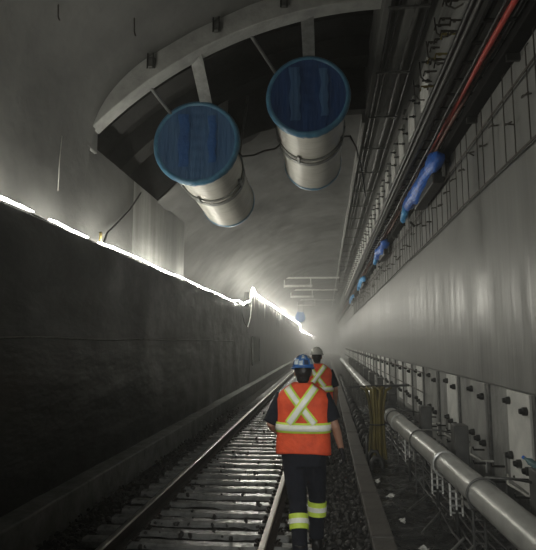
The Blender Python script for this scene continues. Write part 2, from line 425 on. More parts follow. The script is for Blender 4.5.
    if cable: 
        MB().tube([loc(p) for p in cable], .018, 8).build('supply_cable', M['cable'], root, smooth=True)
    return root
fan((-2.10, 8.4, 5.29), (-2.16, 11.65, 5.16), .59, .725, 'left jet fan, steel tube with paler blue film over its round mouth',
    [('plate', (-1.95, 7.64, 6.42), (-1.95, 8.75, 5.80)), ('plate', (-2.0, 10.2, 7.1), (-2.08, 10.4, 5.72)), ('rod', (-2.70, 7.64, 5.98), (-2.46, 8.80, 5.72)), ('rod', (-1.55, 10.5, 7.05), (-1.75, 10.5, 5.58))],
    cable=[(-1.62, 9.3, 5.5), (-1.5, 9.5, 5.42), (-1.3, 9.6, 5.47), (-1.1, 9.6, 5.55), (-.9, 9.65, 5.6), (-.8, 9.7, 5.7)])
fan((-.24, 8.4, 6.01), (-.24, 11.65, 5.98), .615, .69, 'right jet fan, steel tube higher up with darker blue film over its mouth',
    [('plate', (-.22, 7.64, 7.0), (-.22, 8.75, 6.58)), ('plate', (-.24, 10.2, 7.5), (-.24, 10.4, 6.60)), ('rod', (-1.15, 7.64, 6.78), (-.66, 8.85, 6.42)), ('rod', (.3, 10.5, 7.4), (.2, 10.5, 6.42))], coverm='coverdark',
    cable=[(.34, 9.7, 5.8), (.5, 9.8, 5.85), (.62, 10.0, 5.7), (.72, 10.3, 5.45), (.80, 10.6, 5.1), (.83, 10.8, 4.95)])
# distant third fan
fan((-2.35, 50, 4.30), (-2.35, 53.2, 4.30), .40, .46, 'small hazy jet fan far down the tunnel above the lamp string',
    [('rod', (-2.6, 50.5, 6.0), (-2.5, 50.5, 4.75)), ('rod', (-2.0, 50.5, 6.1), (-2.1, 50.5, 4.75))])

# rib bolts brackets
for k, ang in enumerate((122.5, 112.5, 103.0, 92.5)):
    a = math.radians(ang); c = Vector((CXV + 6.49*math.cos(a), 7.46, CZV + 6.49*math.sin(a)))
    br = empty('rib_bracket', c, label='small dark hanger bracket bolted on the arch rib, ' + ('lowest and leftmost one', 'second from the left', 'third from the left', 'highest one above the right fan')[k], cat='bracket', group='brackets on the arch rib')
    MB().box(-.05, .05, -.03, .05, -.08, .08).build('base_plate', M['clamp'], br, bevel=.008)
    b = MB()
    for dx in (-.045, .045): b.tube([(dx, -.05, -.12), (dx, -.05, .12)], .012, 6)
    b.build('stud', M['bolt'], br)
# hooks on near ceiling
for (x, y_, zt, ln, lab) in ((-2.55, 6.6, 6.45, .32, 'thin dark rod sticking down from the near ceiling, right of the two'), (-3.1, 5.6, 5.98, .22, 'thin dark rod sticking down from the near ceiling, left of the two')):
    MB().tube([(x, y_, zt), (x+.01, y_, zt-ln*.8), (x+.03, y_, zt-ln)], .01, 6).build('ceiling_rod', M['rebar'], label=lab, cat='rod')

# overhead support arms crossing from the right
for k, (yy, x0, z, w) in enumerate(((33.4, -2.6, 6.0, 'nearest'), (41.3, -2.7, 6.0, 'middle'), (51.3, -2.7, 6.0, 'farthest'))):
    r = empty('overhead_support_arm', (0, yy, z), label='grey overhead steel arm reaching from the right side, %s of the three' % w, cat='support arm', group='overhead support arms')
    MB().bar((x0, 0, 0), (.95, 0, -.02), .07, .10).build('arm_beam', M['plate'], r)
    b = MB()
    for dx in (.05, 1.7): MB().bar((x0+dx, 0, -.05), (x0+dx, 0, -.62), .07, .07, up=(0, 1, 0)).build('drop_leg', M['plate'], r)
    MB().bar((x0, 0, -.52), (x0+1.8, 0, -.52), .10, .14).build('cross_rail', M['plate'], r)
    MB().bar((.90, 0, -.3), (.90, 0, .9), .14, .05, up=(1, 0, 0)).build('mounting_plate', M['galv'], r)
    for dx in (.6, 1.3): MB().tube([(x0+dx, 0, 0), (x0+dx, 0, .6)], .02, 6).build('stay_rod', M['galv'], r)

# ------------------------------------------------------------------ lamp string on the left wall
path = []
def P(y, z, x=-3.25): path.append(Vector((x, y, z)))
yy = -3.
while yy < 18.6:
    P(yy, 3.425 + .03*abs(math.sin(yy*.9)) + .012*noise(yy*3, 1)); yy += .35
P(18.9, 3.44); P(19.3, 3.50, -3.15); P(20.2, 3.42, -3.12); P(21.2, 3.6, -3.12); P(22.2, 3.72, -3.12); P(22.7, 4.25, -3.12); P(23.3, 4.36, -3.15); P(24, 4.16, -3.15)
yy = 24.5
while yy < 66.5:
    P(yy, 4.15 + .10*noise(yy*.9, 3) + .03*noise(yy*4, 2), -3.15); yy += .7
P(66.8, 3.9, -3.14); P(67.1, 3.42, -3.14)
yy = 68.
while yy < LEN - 2:
    P(yy, 3.42 + .10*noise(yy*.5, 3), -3.15); yy += 1.5
ls = empty('lamp_string', (-3.25, -3, 3.4), label='long glowing string of lamp tubes running along the top of the left wall', cat='light string')
off = Vector(ls.location)
MB().tube([p - off + Vector((-.02, 0, -.022)) for p in path], .011, 6).build('supply_cable', M['cable'], ls, smooth=True)
# glowing tubes: runs of the path with short dark gaps
def resample(pts, st):
    out = [pts[0]]; acc = 0
    for a, c in zip(pts, pts[1:]):
        L = (c-a).length; n = max(1, int(L/st))
        for i in range(1, n+1): out.append(a.lerp(c, i/n))
    return out
fine = resample(path, .16)
def idx(y): return min(range(len(fine)), key=lambda i: abs(fine[i].y - y))
spans = [(-2.8, 1.6), (1.8, 3.9), (4.05, 5.55), (5.95, 6.95), (7.35, 9.2), (9.3, 12.1), (12.2, 15.2), (15.3, 18.6), (18.7, 22.2), (22.3, 24.6)]
yy = 24.7
while yy < LEN-8: spans.append((yy, yy+3.6)); yy += 3.75
for a, c in spans:
    i, j = idx(a), idx(c)
    seg = [fine[k] - off for k in range(i, j+1)]
    if len(seg) < 2: continue
    rr = .011 if a < 18 else .022
    n_ = len(seg)
    rad = [rr*(.35 + .75*math.sin(PI*min(1, max(0, k/(n_-1))))**.6)*(1 + .9*noise(k*.9 + .37, a)) for k in range(n_)]
    MB().tube(seg, rad, 8).build('lamp_tube', M['glow'], ls, smooth=True)
# thin hanging cables
MB().tube([(-3.12, 19.4, 3.45), (-3.05, 20, 2.75), (-3.05, 20.9, 2.55), (-3.06, 21.8, 3.0), (-3.08, 22.4, 3.8), (-3.1, 22.8, 4.2)], .018, 6).build('hanging_cable', M['galv'],
    smooth=True, label='pale cable sagging in a loop below the lamp string', cat='cable')
MB().tube([(-3.57, 9.9, 4.9), (-3.56, 9.3, 4.4), (-3.56, 8.7, 4.0), (-3.5, 8.2, 3.75), (-3.4, 7.8, 3.45)], .016, 6).build('hanging_cable', M['cable'],
    smooth=True, label='dark cable sloping down the upper left wall to the lamps', cat='cable')
MB().tube([(-3.3, 7.5, 3.38), (-3.3, 7.5, 3.56), (-3.28, 7.45, 3.6)], .022, 8).build('pipe_stub', M['yellow'], smooth=True, label='short yellowish upright stub beside the lamp string', cat='pipe')
MB().tube([(-3.52, 6.6, 4.0), (-3.52, 6.6, 4.4), (-3.50, 6.6, 4.75)], .006, 6).build('hanging_cable', M['paper'], smooth=True, label='very thin pale wire hanging on the upper left wall', cat='cable')
# hatch on far left wall
h = empty('wall_hatch', (-3.14, 23.0, 1.05), label='narrow upright frame on the far left wall near the track', cat='hatch')
b = MB()
b.box(-.02, .03, 0, .1, 0, 1.15).box(-.02, .03, 2.3, 2.4, 0, 1.15).box(-.02, .03, 0, 2.4, 1.1, 1.2).box(-.02, .03, 0, 2.4, -.05, .05)
b.build('hatch_frame', M['ledge'], h); MB().box(-.04, .0, .1, 2.3, .05, 1.1).build('hatch_panel', M['panel'], h)
# drips of pale mortar below the lamps on the far wall
for k in range(26):
    yy = 23.2 + k*1.6 + random.uniform(-.4, .4); L = random.uniform(.3, 1.3); zt = 3.4 if yy < 19 else 4.12
    b = MB(); x = -3.13
    b.tube([(x, yy, zt), (x-.004, yy+.02, zt-L*.4), (x-.012, yy-.02, zt-L)], [.035, .025, .008], 6)
    b.build('mortar_drip', M['plate_dull'] if k % 3 else M['plate'], smooth=True, label='pale mortar streak hanging down the far left wall below the lamps', cat='mortar streak', group='mortar streaks below the far lamps')

# ------------------------------------------------------------------ right wall fittings
def plate(mm, dz=0):
    p = empty('wall_plate')
    MB().box(-.03, .0, -.36, .36, -.52, .52).build('face_plate', mm, p, bevel=.006)
    bolt = None
    for (y_, z_) in ((-.27, .34), (.27, .40), (-.27, -.28), (0, -.26), (.27, -.22)):
        if bolt is None:
            bolt = MB().lathe([(.001, -.085), (.028, -.08), (.034, -.055), (.034, -.05), (.046, -.045), (.048, 0)], axis=(1, 0, 0), n=10).build('bolt', M['bolt'], p, smooth=A38)
            bolt.location = (-.03, y_, z_)
        else: dup(bolt, (-.03, y_, z_), parent=p)
    return p
pw = plate(M['plate']); pd = plate(M['plate_dull'])
LW = ['white bolted wall plate nearest to the camera, above the grey pipe', 'dull stained grey bolted wall plate, second from the camera', 'white bolted wall plate, third from the camera beyond the dull one', 'dull grey bolted wall plate, fourth from the camera', 'white bolted wall plate, fifth from the camera']
usedw = usedd = False
for i in range(-1, 34):
    yy = 6.42 + 1.62*i
    white = i in (0, 2, 4, 5) or (i > 5 and i % 4 != 3)
    src = pw if white else pd
    loc = (2.16, yy, .92)
    if white and not usedw: src.location = loc; o = src; usedw = True
    elif not white and not usedd: src.location = loc; o = src; usedd = True
    else: o = dup(src, loc)
    if 0 <= i < 5: lab, gr = LW[i], 'bolted plates along the lower right wall'
    elif i < 0: lab, gr = 'dull bolted wall plate beside the camera', 'bolted plates along the lower right wall'
    else: lab = ('white' if white else 'dull grey') + ' bolted plate far along the lower right wall, beyond the yellow hoses'; gr = 'far ' + ('white' if white else 'dull') + ' bolted plates'
    props(o, label=lab, cat='wall plate', group=gr)
# raised concrete pilasters between the plates: darker narrow vertical strips
pil = MB().box(-.025, 0, -.05, .05, -.75, .52).build('joint_strip', M['clamp'], label='dark narrow upright strip between the bolted plates on the lower right wall', cat='strip', group='upright strips between the plates')
pil.location = (2.16, 5.95, .92)
for i in range(1, 30): dup(pil, (2.16, 5.95 + 1.62*i, .92))
# horizontal rods along lower wall
MB().tube([(2.07, 12, 1.34), (2.07, 60, 1.34)], .016, 6).build('handrail_rod', M['rebar'], label='upper dark horizontal rod running past the far bolted plates', cat='rod')
MB().tube([(2.07, 12, .92), (2.07, 60, .92)], .016, 6).build('handrail_rod', M['rebar'], label='lower dark horizontal rod running past the far bolted plates', cat='rod')

# rebar mesh
rm = empty('rebar_grid', (2.05, 0, 0), label='dark reinforcing bars standing off the upper right wall in a grid', cat='rebar')
MB().tube([(0, y_, 3.99 + .012*math.sin(y_)) for y_ in [-1 + 1.5*i for i in range(45)]], .014, 6).build('lower_bar', M['rebar'], rm)
MB().tube([(0, y_, 4.74 + .012*math.sin(y_*1.3)) for y_ in [-1 + 1.5*i for i in range(45)]], .014, 6).build('upper_bar', M['rebar'], rm)
vb = None
for i in range(100):
    yy = 3.2 + .37*i; t = random.uniform(-.06, .1)
    if vb is None: vb = MB().tube([(0, 0, 3.98), (0, .0, 4.9 + .1), (.03, 0, 5.04)], .007, 5).build('vertical_bar', M['rebar'], rm); vb.location = (0, yy, 0)
    else: dup(vb, (random.uniform(-.01, .01), yy + random.uniform(-.04, .04), t*.2), (random.uniform(-.01, .01), 0, 0), parent=rm)
hk = None
for i in range(60):
    yy = 3.3 + .52*i
    if hk is None:
        hk = MB().tube([(.04, 0, 0), (-.05, 0, 0), (-.075, -.03, -.03), (-.06, -.1, -.035), (-.03, -.12, -.02)], .010, 5).build('hook', M['rebar'], rm); hk.location = (0, yy, 4.42)
    else: dup(hk, (0, yy, 4.42 + random.uniform(-.16, .2)), (0, random.uniform(-.4, .4), random.uniform(-.5, .5)), parent=rm)

# cable ladder and trough
lt = empty('cable_ladder', (0, 0, 5.30), label='long steel cable ladder high on the right wall carrying dark cables', cat='cable ladder')
MB().box(1.60, 1.63, -3, 90, -.05, .05).build('side_rail', M['tray'], lt)
MB().box(2.04, 2.07, -3, 90, -.05, .05).build('side_rail', M['tray'], lt)
rg = MB().box(1.60, 2.07, -.02, .02, -.03, -.005).build('rung', M['tray'], lt); rg.location = (0, 2.0, 0)
for i in range(1, 98): dup(rg, (0, 2.0 + .42*i, 0), parent=lt)
ct = empty('cable_trough', (0, 0, 0), label='black closed cable trough fixed under the ladder against the right wall', cat='cable trough')
MB().box(1.93, 2.10, -3, 95, 5.06, 5.20).build('trough_body', M['troughblack'], ct, bevel=.01)
br = MB().box(1.96, 2.1, -.02, .02, 4.98, 5.06).build('trough_bracket', M['tray'], ct); br.location = (0, 4, 0)
for i in range(1, 40): dup(br, (0, 4 + 1.65*i, 0), parent=ct)
def cable_run(x, z, r, m, label, y0=-3, y1=92, amp=.02, ph=0., name='cable'):
    pts = []; y_ = y0
    while y_ <= y1: pts.append((x + amp*noise(y_*.5, ph), y_, z + amp*.8*noise(y_*.7, ph+5))); y_ += .5
    return MB().tube(pts, r, 7).build(name, m, smooth=True, label=label, cat='cable')
for i, x in enumerate((1.66, 1.71, 1.93, 1.98)):
    cable_run(x, 5.345, .026, M['cable'], ['black cable on the ladder, closest to the tunnel middle', 'black cable on the ladder, second from the tunnel middle', 'black cable on the ladder, second from the wall', 'black cable on the ladder, closest to the wall'][i], ph=i*7)
# red cable sagging under the ladder and braided remainder
pts = [(1.80, -1, 5.12)] + [(1.80 + .03*math.sin(y_*.9), y_, 5.17 + .05*math.sin(y_*.8+1)) for y_ in [i*.4 for i in range(0, 24)]]
MB().tube(pts, .032, 8).build('red_cable', M['red'], smooth=True, label='bright red cable running under the cable ladder top right', cat='cable')
cable_run(1.86, 5.19, .028, M['pink'], 'reddish netted cable beside the red one under the ladder', 5.5, 60, .05, 3., 'netted_cable')
cable_run(1.80, 5.20, .028, M['pink'], 'thinner reddish netted cable continuing beyond the red one', 9.4, 60, .06, 9., 'netted_cable')
cable_run(1.72, 5.16, .020, M['cable'], 'loose black cable hanging below the cable ladder edge', ph=21, amp=.05)
cable_run(1.68, 5.60, .03, M['cable_grey'], 'grey conduit on the upper right wall just above the ladder', ph=2, amp=.005)
cable_run(1.66, 5.72, .04, M['cable'], 'black conduit under the lip of the upper right wall', ph=4, amp=.01)
# conduits on the underside of the beam
for i, (x, r_, mm, lab) in enumerate(((1.02, .030, 'cable', 'black conduit under the ceiling beam, closest to the fans'), (1.12, .022, 'cable', 'thin black conduit under the ceiling beam, second from the fans'),
        (1.38, .045, 'cable_grey', 'thick grey conduit under the ceiling beam'), (1.55, .025, 'cable', 'black conduit under the ceiling beam, closest to the upper wall'))):
    cable_run(x, 6.80, r_, M[mm], lab, ph=i*3+30, amp=.012)
cl = MB().box(-.20, .40, -.025, .025, -.015, .015).build('conduit_clamp', M['clamp'], label='flat steel clamp holding the conduits under the ceiling beam', cat='clamp', group='conduit clamps under the beam')
cl.location = (1.15, 3.5, 6.75)
for i in range(1, 30): dup(cl, (1.15, 3.5 + 1.9*i, 6.75))

# upper plates
def uplate():
    p = empty('upper_wall_plate')
    MB().box(-.03, 0, -.34, .34, -.34, .34).build('face_plate', M['plate'], p, bevel=.006)
    b = None
    for (y_, z_) in ((-.42, .2), (-.42, -.12), (.42, .2), (.42, -.12)):
        if b is None:
            b = MB().tube([(.0, 0, 0), (-.13, 0, 0)], .016, 6).lathe([(.03, -.06), (.03, -.03)], axis=(1, 0, 0), n=8, cap=True).build('stud', M['bolt'], p); b.location = (0, y_, z_)
        else: dup(b, (0, y_, z_), parent=p)
    return p
up = uplate(); up.location = (1.75, 8.95, 6.36); props(up, label='white plate on the upper right wall, nearest to the camera', cat='wall plate', group='white plates on the upper right wall')
for i in range(1, 28):
    props(dup(up, (1.75, 8.95 + 1.42*i, 6.36)), label=('white plate on the upper right wall, second from the camera' if i == 1 else 'white plate on the upper right wall, third from the camera' if i == 2 else 'white studded plate far along the upper right wall'), group='white plates on the upper right wall' if i > 2 else 'near white plates on the upper right wall')
up['group'] = 'near white plates on the upper right wall'
# couplers / rebar stubs near the top of the picture
for i in range(34):
    yy = 4.6 + .11*i + random.uniform(-.03, .03); z_ = random.choice((5.95, 6.15, 6.35, 6.55)) + random.uniform(-.05, .05); L = random.uniform(.1, .24)
    MB().tube([(1.76, yy, z_), (1.76-L, yy, z_+.01), (1.76-L-.02, yy-.01, z_-.07)], .014, 6).tube([(1.76-L*.6, yy, z_), (1.76-L*.85, yy, z_)], .022, 6).build('rebar_stub', M['rebar'] if i % 4 else M['yellow'], smooth=A38,
        label=('rusty' if i % 4 else 'brass coloured') + ' stub of bar sticking out of the upper right wall near the picture top', cat='rebar stub', group=('rusty' if i % 4 else 'brass') + ' stubs on the upper right wall')
for i in range(7):
    y_ = 4.7 + i*.62
    MB().tube([(1.62, y_, 5.86), (1.60, y_+.3, 6.0), (1.58, y_+.6, 6.24), (1.60, y_+.8, 6.6)], .012, 5).build('loose_wire', M['rebar'], smooth=True, label='bent loose wire on the upper right wall among the bar stubs', cat='wire', group='loose wires among the bar stubs')

# blue tarps hanging at wall cabinets beneath the ladder
def tarp(x, y0, y1, z0, z1, label, k, mm='bluetarp'):
    r = empty('wrapped_bundle', (x, (y0+y1)/2, (z0+z1)/2), label=label, cat='wrapped bundle', group='blue wrapped bundles under the cable ladder')
    L = (y1-y0); n = 18; rings = []
    for i in range(n+1):
        t = i/n; y_ = -L/2 + L*t
        zc = (z1-z0)/2*(1-t*0) - .0 + .05*math.sin(t*PI*2+k) ; 
        hh = .09 + .08*math.sin(PI*t)**.6 + .09*noise(t*6, k)
        ww = .09 + .05*math.sin(PI*t) + .06*noise(t*7, k+3)
        zc = .04*math.sin(t*9+k) + (z1-z0)*(.5-.5*0)*(t-.5)
        ring = []
        for q in range(14):
            a = 2*PI*q/14; w = 1 + .45*noise(t*9, math.cos(a)*2, math.sin(a)*2+k)
            ring.append(Vector((math.cos(a)*ww*w, y_, zc + math.sin(a)*hh*w)))
        rings.append(ring)
    MB().loft(rings).build('tarp_wrap', M[mm], r, smooth=True)
    # drooping light blue end
    rings = []
    for i in range(9):
        t = i/8; c = Vector((-.04, L/2 - .15 + .35*t, (z1-z0)*.5 - .05 - .16*t))
        rings.append([c + Vector((math.cos(2*PI*q/10)*(.08+.03*noise(i, q, k)), 0, math.sin(2*PI*q/10)*(.13*(1-.4*t)+.04*noise(i*.7, q*.6, k)))) for q in range(10)])
    MB().loft(rings).build('tarp_tail', M['bluelight'], r, smooth=True)
    MB().box(-.02, .18, -L*.36, L*.18, -.30, -.10).build('housing', M['darkmetal'], r, bevel=.02)
    MB().bar((.02, L/2+.1, .1), (.02, L/2+.1, -.42), .05, .06, up=(1, 0, 0)).build('mounting_post', M['plate'], r)
    MB().bar((.10, -L/2+.2, .25), (.10, -L/2+.2, -.28), .03, .04, up=(1, 0, 0)).build('support_post', M['galv'], r)
    MB().bar((.0, L/2-.5, -.40), (.15, L/2-.1, -.40), .03, .05).build('bracket_foot', M['darkmetal'], r)
    return r
tarp(1.86, 8.6, 12.2, 4.95, 5.02, 'long blue wrapped bundle on the right wall, nearest of the four', 0)
tarp(1.88, 16.6, 19.6, 5.02, 5.08, 'blue wrapped bundle on the right wall, second from the camera', 2)
tarp(1.88, 26.0, 30.0, 5.08, 5.12, 'blue wrapped bundle on the right wall, third from the camera', 5, 'bluelight')
tarp(1.88, 36.5, 40.5, 5.08, 5.12, 'small blue wrapped bundle on the right wall, farthest of the four', 8, 'bluelight')

# ------------------------------------------------------------------ pipe
def pipe(pts, r, label, flanges):
    p = empty('water_pipe', pts[0], label=label, cat='pipe'); o0 = Vector(pts[0])
    n = 40; P2 = resample([Vector(q) for q in pts], .4)
    MB().tube([q - o0 for q in P2], r, 32).build('pipe_body', M['pipe'], p, smooth=A38)
    a = Vector(pts[0]); z = Vector(pts[-1]); d = (z-a).normalized()
    for f in flanges:
        c = a + d*((f - a.y)/d.y) - o0
        MB().lathe([(r, -.05), (r+.016, -.045), (r+.016, .045), (r, .05)], c, d, 32).build('coupling_ring', M['pipe'], p, smooth=A38)
    return p
pipe([(1.47, -.5, .70), (1.36, 3.87, .70), (1.13, 10.0, .70)], .125, 'thick grey pipe in the foreground along the lower right wall', (6.15, 9.1, 9.85))
pp = pipe([(1.12, 12.2, .74), (1.12, 40, .74)], .13, 'thick pale pipe continuing beyond the yellow hoses', (16, 21, 26, 31))
def pxx(y): return 1.36 + (1.13-1.36)*(y-3.87)/(10.0-3.87)
LB = {4.95: 'pipe stand with grey box nearest to the camera, a plastic bottle on it', 7.5: 'pipe stand with grey box, second from the camera', 9.55: 'pipe stand with box at the far end of the foreground pipe'}
def stand(y, x, lab, gr='pipe stands by the lower right wall'):
    s = empty('pipe_stand', (x, y, -.1), label=lab, cat='pipe stand', group=gr)
    zc = .80
    MB().tube([(math.cos(t)*.137, 0, zc + math.sin(t)*.137) for t in [2*PI*k/32 for k in range(33)]], .010, 6).build('clamp_ring', M['clamp'], s, smooth=True)
    MB().tube([(.02, 0, zc+.145), (.25, .03, zc+.135), (.44, .06, zc+.10)], .012, 6).build('tie_rod', M['clamp'], s, smooth=True)
    MB().box(.42, .60, -.12, .12, .30, zc+.22).build('junction_box', M['box'], s, bevel=.012)
    MB().bar((.52, .0, 0), (.52, 0, .35), .06, .06, up=(1, 0, 0)).build('box_post', M['darkmetal'], s)
    # lattice stand beneath the pipe
    b = MB()
    for dx in (-.03, .07):
        b.tube([(dx, .25, 0), (dx, .25, .655)], .011, 6)
    for zz in (.32, .42, .52, .6): b.tube([(-.04, .25, zz), (.08, .25, zz)], .008, 5)
    b.build('lattice_support', M['box'], s)
    MB().box(-.09, .15, .18, .32, .63, .67).build('saddle', M['galv'], s, bevel=.008)
    return s
for y, l in LB.items(): stand(y, pxx(y), l)
for y in (3.0,): stand(y, pxx(y), 'pipe stand beside the camera, partly out of view')
for y in range(14, 39, 3): stand(y, 1.12, 'pipe stand under the far pipe beyond the yellow hoses', 'far pipe stands')
# lattice supports between stands
for y in (5.9, 6.7, 8.4):
    s = empty('lattice_prop', (pxx(y)+.02, y, -.1), label={5.9: 'pale wire lattice prop under the foreground pipe, nearest one', 6.7: 'pale wire lattice prop under the foreground pipe, middle one', 8.4: 'pale wire lattice prop under the foreground pipe, farthest one'}[y], cat='prop', group='lattice props under the pipe')
    for dx in (-.06, 0, .06): MB().tube([(dx, 0, .34), (dx, 0, .66)], .010, 6).build('upright', M['plate'], s)
    MB().tube([(0, 0, 0), (0, 0, .40)], .02, 6).build('foot', M['darkmetal'], s)
    for zz in (.37, .44, .51, .58): MB().tube([(-.07, 0, zz), (.07, 0, zz)], .011, 5).build('cross_wire', M['plate_dull'], s)
# plastic bottle on nearest box
bt = empty('plastic_bottle', (pxx(4.95)+.50, 5.0, .92), label='small crumpled clear blue bottle lying on the nearest grey box', cat='bottle')
MB().lathe([(.001, 0), (.03, .003), (.033, .03), (.030, .07), (.033, .10), (.012, .14), (.012, .155), (.001, .156)], axis=(-.5, .6, .35), n=14).build('bottle_body', M['bottle'], bt, smooth=True)
MB().lathe([(.001, .154), (.015, .155), (.015, .175), (.001, .176)], axis=(-.5, .6, .35), n=12).build('cap', M['bluetarp'], bt, smooth=A38)
# little cable brackets on lower wall between plates
for i in range(9):
    yy = 5.4 + .81*i; 
    r = empty('cable_hanger', (2.15, yy, .42 + .04*(i % 2)), label='short dark cable hanger sticking out of the wall below the bolted plates', cat='bracket', group='cable hangers below the plates')
    for zz in (.08, -.1): MB().tube([(0, 0, zz), (-.16, 0, zz), (-.17, 0, zz+.04)], .014, 6).build('arm', M['bolt'], r, smooth=A38)
    MB().box(-.012, 0, -.025, .025, -.22, .22).build('back_strip', M['plate'] if i % 2 else M['plate_dull'], r)
for i in range(4):
    y0 = 5.6 + i*1.6
    MB().tube([(2.06, y0, .52), (1.98, y0+.25, .47), (2.02, y0+.5, .44), (1.96, y0+.75, .46), (2.04, y0+1.0, .50)], .013, 6).build('tie_wire', M['paper'], smooth=True, label='short pale twisted wire lying over the cable hangers on the lower right wall', cat='wire', group='pale twisted wires on the hangers')

# ground sheeting and ground cables
def sheet():
    b = MB(); nx, ny = 26, 190; V = []
    for i in range(nx+1):
        row = []
        for j in range(ny+1):
            x = .66 + (2.155-.66)*i/nx; y_ = 2 + 16*j/ny
            z = -.06 + .05*noise(x*3, y_*2.2, 2) + .035*noise(x*8, y_*6, 7) + .16*max(0, (x-1.55)/.6)**2
            row.append(b.bm.verts.new((x, y_, z)))
        V.append(row)
    for i in range(nx):
        for j in range(ny): b.bm.faces.new((V[i][j], V[i+1][j], V[i+1][j+1], V[i][j+1]))
    return b.build('plastic_sheet', M['sheet'], smooth=True, recalc=False, label='wrinkled black plastic sheeting on the ground under the grey pipe', cat='sheeting')
sheet()
for i in range(7):
    x = 1.24 + i*.075; ph = i*13.
    pts = [(x + .05*noise(y_*.8, ph) - .02*(y_-4)*.5 + .05, y_, .10 + .05*noise(y_*.9, ph+3) + .015*i) for y_ in [2 + .3*k for k in range(0, 50)]]
    MB().tube(pts, random.choice((.013, .017, .022)), 7).build('ground_cable', M['cable'], smooth=True, label='glossy black cable lying in the bundle below the grey pipe', cat='cable', group='black cables below the grey pipe')
# fanned rods lying on sheeting (glinting thin tubes)
for i, (x0, y0, x1, y1, w) in enumerate(((.92, 5.05, 1.28, 5.55, 'nearest'), (1.02, 5.0, 1.36, 5.42, 'second'), (.95, 5.9, 1.25, 6.4, 'third'), (.9, 6.6, 1.2, 7.0, 'fourth'), (.88, 7.3, 1.15, 7.6, 'farthest'))):
    MB().tube([(x0, y0, .06), (x1, y1, .14)], .013, 8).build('loose_rod', M['clamp'] if i > 1 else M['galv'], smooth=A38, label='thin loose rod lying slantwise on the black sheeting, %s of five' % w, cat='rod', group='loose rods on the black sheeting')
for i, (x, y_, w) in enumerate(((.72, 8.2, 'farthest'), (.80, 7.35, 'third'), (.83, 6.45, 'second'), (.90, 5.55, 'nearest'))):
    b = MB()
    r_ = bmesh.ops.create_icosphere(b.bm, subdivisions=2, radius=.04)
    for v in r_['verts']: v.co = v.co * (.8 + 1.3*noise(v.co.x*45, v.co.y*45, v.co.z*45 + i*3)); v.co.z *= .7; v.co.x *= 1.0 + .3*(i % 2)
    o = b.build('paper_scrap', M['paper'], label='crumpled pale scrap on the black sheeting, %s of four' % w, cat='scrap', group='pale scraps on the sheeting'); o.location = (x, y_, .01 + .02*(i % 2))
# rubber loops beside kerb, far part
lp = MB().tube([(-.09, 0, -.1), (-.085, .02, .05), (-.03, .03, .12), (.05, .03, .11), (.09, .02, .03), (.10, .0, -.1)], .04, 8).build('rubber_loop', M['darkmetal'], smooth=True,
    label='dark rubber loop standing in the row between kerb and far pipe', cat='rubber loop', group='rubber loops beside the kerb')
lp.location = (.80, 9.2, 0)
for i in range(1, 44): dup(lp, (.80 + random.uniform(-.02, .02), 9.2 + .55*i, random.uniform(-.02, .02)), (0, 0, random.uniform(-.3, .3)))

# yellow hose bundle on a crossbar
st = empty('hose_rack', (.86, 9.9, -.1), label='low steel crossbar rack the yellow hoses hang over', cat='rack')
MB().bar((-.45, .2, 1.28), (.62, .12, 1.33), .05, .04).build('crossbar', M['darkmetal'], st)
MB().bar((.12, .2, 0), (.12, .2, 1.28), .06, .06, up=(1, 0, 0)).build('post', M['darkmetal'], st)
MB().bar((-.14, .2, 0), (-.14, .2, .4), .03, .03, up=(1, 0, 0)).build('stay', M['darkmetal'], st)
hb = empty('hose_bundle', (.86, 9.85, -.05), label='bundle of yellow and olive hoses hanging upright beside the pipe end', cat='hose bundle')
for i in range(14):
    a = i*2.399; rr = .035*math.sqrt(i)*1.05; cx, cy = rr*math.cos(a), rr*.8*math.sin(a)
    top = 1.20 + .1*noise(i, 3)
    pts = [(cx*1.15 + .02*math.sin(i), cy, .02 + .12*abs(noise(i, 8))), (cx*1.0, cy, .35), (cx*.85 + .01, cy, .7), (cx*1.05 + .0, cy, 1.0), (cx*1.3 + .02*math.sin(i*2), cy + .02, top), (cx*1.8 + .05*math.sin(i*3), cy+.1, top + .04)]
    P3 = resample([Vector(p) for p in pts], .09)
    MB().tube(P3, .026, 8).build('hose', M['yellow'] if i % 3 else M['olive'], hb, smooth=True)
MB().lathe([(.15, -.012), (.155, 0), (.15, .012)], (0, 0, .62), (0, 0, 1), 20).build('tie_band', M['cable'], hb, smooth=True)
# short bent pipe near the bundle bottom
MB().tube([(.66, 9.5, -.05), (.66, 9.5, .35), (.665, 9.52, .40), (.70, 9.6, .42)], .02, 8).build('bent_rod', M['clamp'], smooth=True, label='thin bent upright rod left of the yellow hoses at the kerb', cat='rod')
# valve clutter around pipe end
v = empty('pipe_valve', (1.13, 10.35, .70), label='dark valve fitting on the far end of the foreground pipe', cat='valve')
MB().lathe([(.10, -.32), (.17, -.31), (.17, -.26), (.10, -.25), (.12, 0), (.10, .25), (.17, .26), (.17, .31), (.1, .32)], n=24, cap=True).build('valve_body', M['darkmetal'], v, smooth=A38)
MB().tube([(0, 0, .1), (0, 0, .34)], .02, 8).build('stem', M['clamp'], v)
MB().tube([(.12*math.cos(2*PI*k/20), .12*math.sin(2*PI*k/20), .34) for k in range(21)], .014, 6).tube([(-.12, 0, .34), (.12, 0, .34)], .01, 6).build('handwheel', M['clamp'], v, smooth=True)

